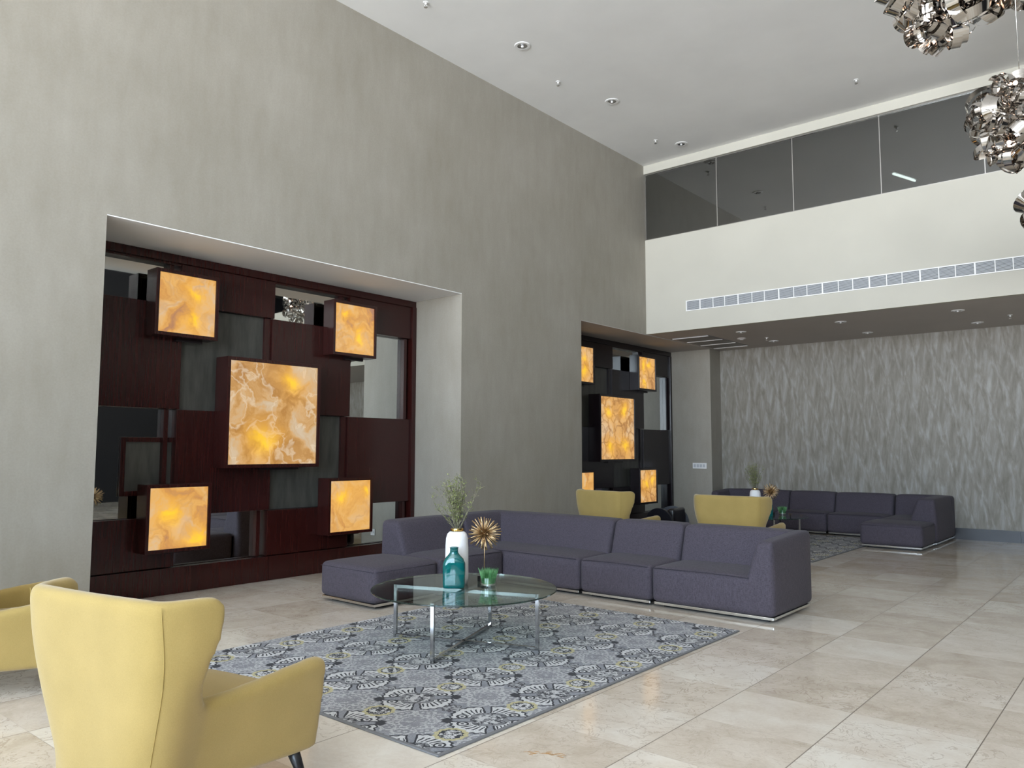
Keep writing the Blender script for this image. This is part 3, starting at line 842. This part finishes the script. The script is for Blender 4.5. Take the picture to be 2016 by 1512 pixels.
def blob(bm, sections_, n=28):
    """sections: (z, rx, ry, power) superellipse stack"""
    rings = []
    for z, rx, ry, p in sections_:
        ring = []
        for k in range(n):
            a = 2 * PI * k / n; ca, sa = math.cos(a), math.sin(a)
            ring.append(bm.verts.new((rx * math.copysign(abs(ca) ** (2 / p), ca), ry * math.copysign(abs(sa) ** (2 / p), sa), z)))
        rings.append(ring)
    for a, b in zip(rings, rings[1:]):
        for k in range(n): bm.faces.new((a[k], a[(k + 1) % n], b[(k + 1) % n], b[k]))
    bm.faces.new(rings[0]); bm.faces.new(rings[-1])
def bottle(loc):
    bm = bmesh.new()
    blob(bm, [(0, .076, .038, 3.5), (.006, .084, .046, 3.5), (.03, .086, .048, 3.5), (.12, .087, .049, 3.5), (.19, .087, .049, 3), (.225, .072, .045, 2.6), (.25, .048, .038, 2.3), (.268, .034, .032, 2), (.285, .031, .031, 2), (.307, .033, .033, 2), (.312, .036, .036, 2),
               (.312, .028, .028, 2), (.28, .024, .024, 2), (.25, .03, .028, 2)], 36)
    o = fin('glass_bottle', bm, M['teal'], None, True, loc, (0, 0, math.radians(40)))
    tag(o, 'square-shouldered teal glass bottle on the near glass table', 'bottle', 'teal bottles'); return o
bo = bottle((-4.305, 4.41, TZ))
o = copy_tree(bo, None, (-5.05, 12.42, TZ), None, 'dark teal glass bottle on the far table behind the yellow chair edge')
def vase(loc):
    t = empty('vase', loc, 0, 'tall rough white vase with a gold neck ring on the near glass table', 'vase', 'white vases')
    bm = bmesh.new()
    lathe(bm, [(0, 0), (.08, 0), (.089, .006), (.094, .06), (.093, .2), (.092, .3), (.088, .36), (.078, .395), (.06, .412), (.044, .418), (.044, .414), (.038, .410), (.038, .3), (0, .3)], 40)
    fin('body', bm, M['ceramic'], t, True)
    bm = bmesh.new(); lathe(bm, [(.040, .4185), (.050, .4185), (.052, .428), (.050, .438), (.040, .438), (.040, .4185)], 40); fin('neck_ring', bm, M['brass'], t, 'auto')['label'] = 'gold neck ring'
    return t
VP = Vector((-4.42, 4.56, TZ))
va = vase(VP)
def twigs(loc, seed=4):
    rnd = random.Random(seed)
    t = empty('twig_arrangement', loc, 0, 'bunch of thin leafy green twigs in the tall white vase on the near table', 'branches', 'twig arrangements')
    r_ = Vector((math.cos(math.radians(40)), math.sin(math.radians(40)), 0)); d_ = Vector((-r_.y, r_.x, 0))
    def one(dx, dy, h, kink=0):
        bm = bmesh.new()
        base = Vector((rnd.uniform(-.015, .015), rnd.uniform(-.015, .015), -.10))
        neck = Vector((dx * .12 + rnd.uniform(-.015, .015), dy * .12 + rnd.uniform(-.015, .015), .02))
        if neck.xy.length > .03: neck.xy = neck.xy.normalized() * .03
        top = r_ * dx + d_ * dy + Vector((0, 0, h))
        pts = [base, neck]
        for i in range(1, 8):
            q = i / 7; p = neck.lerp(top, q ** 1.0)
            p += Vector((rnd.uniform(-1, 1), rnd.uniform(-1, 1), 0)) * .008 + r_ * kink * math.sin(q * PI) * .03
            pts.append(p)
        tube(bm, pts, [.0028] * 3 + [.0024 - .0002 * i for i in range(6)], 5)
        leaves = []
        for i in range(3, 9):
            for _ in range(rnd.choice((2, 3, 3))):
                p = pts[i] + (pts[i - 1] - pts[i]) * rnd.random()
                a = rnd.uniform(0, 2 * PI); el = rnd.uniform(.2, 1.1); ln = rnd.uniform(.02, .06)
                dd = Vector((math.cos(a) * math.cos(el), math.sin(a) * math.cos(el), math.sin(el)))
                e = p + dd * ln
                tube(bm, [p, p + dd * ln * .5 + Vector((0, 0, .003)), e], [.0014, .0012, .0009], 4)
                for k in range(2):
                    leaves.append((e - dd * ln * .4 * k, rnd.uniform(0, 6.3)))
        for p, a in leaves:
            L_ = rnd.uniform(.008, .015); W_ = L_ * .35
            u = Vector((math.cos(a), math.sin(a), rnd.uniform(.1, .9))).normalized(); s_ = u.orthogonal().normalized(); s_.rotate(Matrix.Rotation(rnd.uniform(0, 6), 3, u))
            nn = u.cross(s_) * .0015
            vs_ = [bm.verts.new(q) for q in (p, p + u * L_ * .5 + s_ * W_ + nn, p + u * L_, p + u * L_ * .5 - s_ * W_ + nn)]
            f = bm.faces.new(vs_); f.material_index = 1
        fin('twig', bm, [M['twig'], M['leaf']], t, False, recalc=False)
    for _ in range(32):
        one(rnd.gauss(-.01, .045), rnd.gauss(0, .05), rnd.uniform(.30, .44))
    one(-.19, .02, .36, 1.2); one(-.215, 0, .31, -1); one(.20, .03, .40); one(.17, -.02, .41, .6); one(-.11, .02, .19); one(-.15, -.03, .17); one(.11, 0, .22)
    return t
tw = twigs(VP + Vector((0, 0, .418)))
copy_tree(va, None, (-5.34, 12.64, TZ), 0, 'white vase on the far table, its top just above the yellow chair')
copy_tree(tw, None, (-5.34, 12.64, TZ + .418), .4, 'bunch of thin dark twigs in the far white vase before the wallpaper')
def burst(loc):
    t = empty('starburst_ornament', loc, 0, 'gold starburst ornament of metal rods on a thin stem, on the near table', 'ornament', 'gold starburst ornaments')
    boxo('base', (-.04, -.04, 0), (.04, .04, .045), M['black'], t, .003)
    bm = bmesh.new(); tube(bm, [(0, 0, .045), (0, 0, .385)], .004, 8); fin('stem', bm, M['gold'], t, True)
    bm = bmesh.new(); bmesh.ops.create_uvsphere(bm, u_segments=16, v_segments=10, radius=.016); fin('core', bm, M['gold'], t, True, (0, 0, .385))
    bm = bmesh.new(); tube(bm, [(0, 0, .01), (0, 0, .146)], [.0034, .0042], 6)
    n = 84
    me = None
    for i in range(n):
        z = 1 - 2 * (i + .5) / n; a = i * 2.399963; v = Vector((math.sqrt(1 - z * z) * math.cos(a), math.sqrt(1 - z * z) * math.sin(a), z))
        if me is None: o = fin('rod', bm, M['gold'], t, True, (0, 0, .385)); me = o.data
        else: o = link('rod', me, t, (0, 0, .385))
        o.rotation_euler = v.to_track_quat('Z', 'Y').to_euler()
        o.scale = (1, 1, .86 + .14 * ((i * 7) % 5) / 4)
    return t
SP = Vector((-4.33, 4.79, TZ))
bu = burst(SP)
copy_tree(bu, None, (-5.14, 12.81, TZ), 0, 'brown gold starburst ornament beside the far vase, above the yellow chair')
def potgrass(loc):
    rnd = random.Random(8)
    t = empty('potted_grass', loc, 0, 'short bright green grass in a round clear glass pot on the near table', 'plant', 'grass pots')
    bm = bmesh.new(); lathe(bm, [(0, 0), (.060, 0), (.064, .004), (.065, .070), (.061, .070), (.060, .010), (0, .008)], 32); fin('glass_pot', bm, M['clear'], t, 'auto')
    bm = bmesh.new(); lathe(bm, [(0, .0095), (.055, .011), (.057, .022), (.03, .027), (0, .026)], 24)
    for v in bm.verts: v.co += Vector((0, 0, noise.noise(v.co * 90) * .003))
    fin('gravel', bm, M['gravel'], t, False)
    bm = bmesh.new()
    for i in range(620):
        a = rnd.uniform(0, 2 * PI); r = .050 * math.sqrt(rnd.random()); lean = Vector((math.cos(a), math.sin(a), 0)) * rnd.uniform(-.1, .35) * (r / .05)
        p = Vector((r * math.cos(a), r * math.sin(a), .022)); h = rnd.uniform(.085, .125); ww = Vector((math.cos(a + 1.5), math.sin(a + 1.5), 0)) * .0016
        m_ = p + Vector((0, 0, h * .6)) + lean * h * .4; e = p + Vector((0, 0, h)) + lean * h
        v = [bm.verts.new(q) for q in (p - ww, p + ww, m_ + ww * .9, e, m_ - ww * .9)]; bm.faces.new(v)
    o = fin('grass', bm, M['grass'], t, False, recalc=False); o['kind'] = 'stuff'
    return t
pg = potgrass((-4.15, 4.64, TZ))
copy_tree(pg, None, (-5.02, 12.98, TZ), 0, 'small green plant pot on the far glass table')

# ------------------------------------------------------------------ black tub chair in the far niche
def tub():
    t = empty('tub_chair', (-6.45, 11.62, 0), math.radians(-82), 'black chair with round-topped side panels before the far black wall', 'armchair')
    def side(x, rz):
        bm = bmesh.new(); pts = [(-.27, .02), (.27, .02)] + [(.27 * math.cos(PI * k / 20), .30 + .27 * math.sin(PI * k / 20)) for k in range(21)]
        fs = prism(bm, pts, 'x', -.025, .025)
        o = fin('side_panel', bm, M['navy'], t, 'auto', (x, 0, 0), (0, 0, rz)); return o
    side(-.30, .25); side(.30, -.25)
    soft('seat', (-.27, -.22, .14), (.27, .2, .36), M['black'], t, r=.04, n=6, bulge=(0, .01, .01))
    soft('backrest', (-.27, .12, .14), (.27, .24, .56), M['black'], t, r=.04, n=6)
    return t
tub()

# ------------------------------------------------------------------ chandeliers of curled metal ribbon
def ribbon_mesh(seed):
    rnd = random.Random(seed); bm = bmesh.new()
    R0 = rnd.uniform(.075, .12); W = rnd.uniform(.036, .055); turns = rnd.uniform(1.2, 2.3); n = 34; prev = None
    pitch = rnd.uniform(.03, .07); tw = rnd.uniform(-.5, .5)
    for i in range(n + 1):
        q = i / n; a = q * turns * 2 * PI; R = R0 * (1 - .35 * q * rnd.choice((1,)))
        c = Vector((R * math.cos(a), R * math.sin(a), pitch * q * turns))
        side = Vector((math.cos(a) * math.sin(tw), math.sin(a) * math.sin(tw), math.cos(tw))).normalized() * W / 2
        cur = (bm.verts.new(c - side), bm.verts.new(c + side))
        if prev: bm.faces.new((prev[0], cur[0], cur[1], prev[1]))
        prev = cur
    me = bpy.data.meshes.new('ribbon'); bm.to_mesh(me); bm.free(); me.materials.append(M['nickel'])
    for p in me.polygons: p.use_smooth = True
    return me
RB = [ribbon_mesh(s) for s in range(7)]
def chandelier(loc, R, label, seed, n=64):
    rnd = random.Random(seed)
    t = empty('chandelier', loc, 0, label, 'chandelier', 'curled metal ribbon chandeliers')
    for i in range(n):
        z = 1 - 2 * (i + .5) / n; a = i * 2.399963 + rnd.uniform(-.3, .3)
        v = Vector((math.sqrt(1 - z * z) * math.cos(a), math.sqrt(1 - z * z) * math.sin(a), z)) * (R - .07) * rnd.uniform(.78, 1.0)
        o = link('ribbon', RB[rnd.randrange(7)], t, v, (rnd.uniform(0, 6.3), rnd.uniform(0, 6.3), rnd.uniform(0, 6.3)))
        s = rnd.uniform(.85, 1.3); o.scale = (s, s, s)
        if i % 1 == 0 and False: pass
    bm = bmesh.new(); tube(bm, [(0, 0, R * .3), (0, 0, CZ - loc[2] - .02)], .003, 6); fin('cable', bm, M['steel'], t, True)
    bm = bmesh.new(); lathe(bm, [(0, 0), (.06, 0), (.06, .02), (0, .02)], 24); fin('canopy', bm, M['steel'], t, 'auto', (0, 0, CZ - loc[2] - .022))
    bm = bmesh.new(); bmesh.ops.create_uvsphere(bm, u_segments=12, v_segments=8, radius=.016); me = None
    for i in range(12):
        v = Vector((rnd.gauss(0, 1), rnd.gauss(0, 1), rnd.gauss(0, 1))).normalized() * R * rnd.uniform(.55, .85)
        if me is None: o = fin('bulb', bm, M['bulb'], t, True, v); me = o.data
        else: link('bulb', me, t, v)
    return t
chandelier((-.846, 4.921, 4.185), .335, 'large curled chrome ribbon chandelier cut by the top edge of the photo', 1)
chandelier((-.758, 7.151, 4.096), .42, 'curled chrome ribbon chandelier before the balcony glass at the right edge', 2)
chandelier((-.60, 8.90, 3.93), .42, 'curled chrome ribbon chandelier barely showing, lowest at the right edge', 3)
chandelier((.30, 11.37, 5.06), .42, 'curled chrome ribbon chandelier near the balcony, seen mirrored in the near panel wall', 5)
chandelier((-.90, 9.3, 6.36), .26, 'curled chrome ribbon chandelier just showing at the upper right corner', 4)

# ------------------------------------------------------------------ stain on the floor
bm = bmesh.new(); rnd = random.Random(3)
for i in range(26):
    a = rnd.uniform(-.3, .3) + .5; c0 = Vector((rnd.gauss(0, .05), rnd.gauss(0, .016), 0)); c0.rotate(Matrix.Rotation(.55, 3, 'Z'))
    l = rnd.uniform(.006, .022); wd = rnd.uniform(.0015, .004)
    u = Vector((math.cos(a), math.sin(a), 0)); s_ = Vector((-u.y, u.x, 0)) * wd
    lo = [bm.verts.new(p + Vector((0, 0, .0003))) for p in (c0 - u * l, c0 - s_, c0 + u * l, c0 + s_)]
    hi = [bm.verts.new(v.co + Vector((0, 0, .0007))) for v in lo]
    bm.faces.new(hi); bm.faces.new(lo[::-1])
    for k in range(4): bm.faces.new((lo[k], lo[(k + 1) % 4], hi[(k + 1) % 4], hi[k]))
o = fin('floor_stain', bm, M['stain'], None, loc=(-2.46, 3.17, 0)); tag(o, 'small orange brown crumbs on the tiles beside the near rug', 'stain', None, 'stuff')
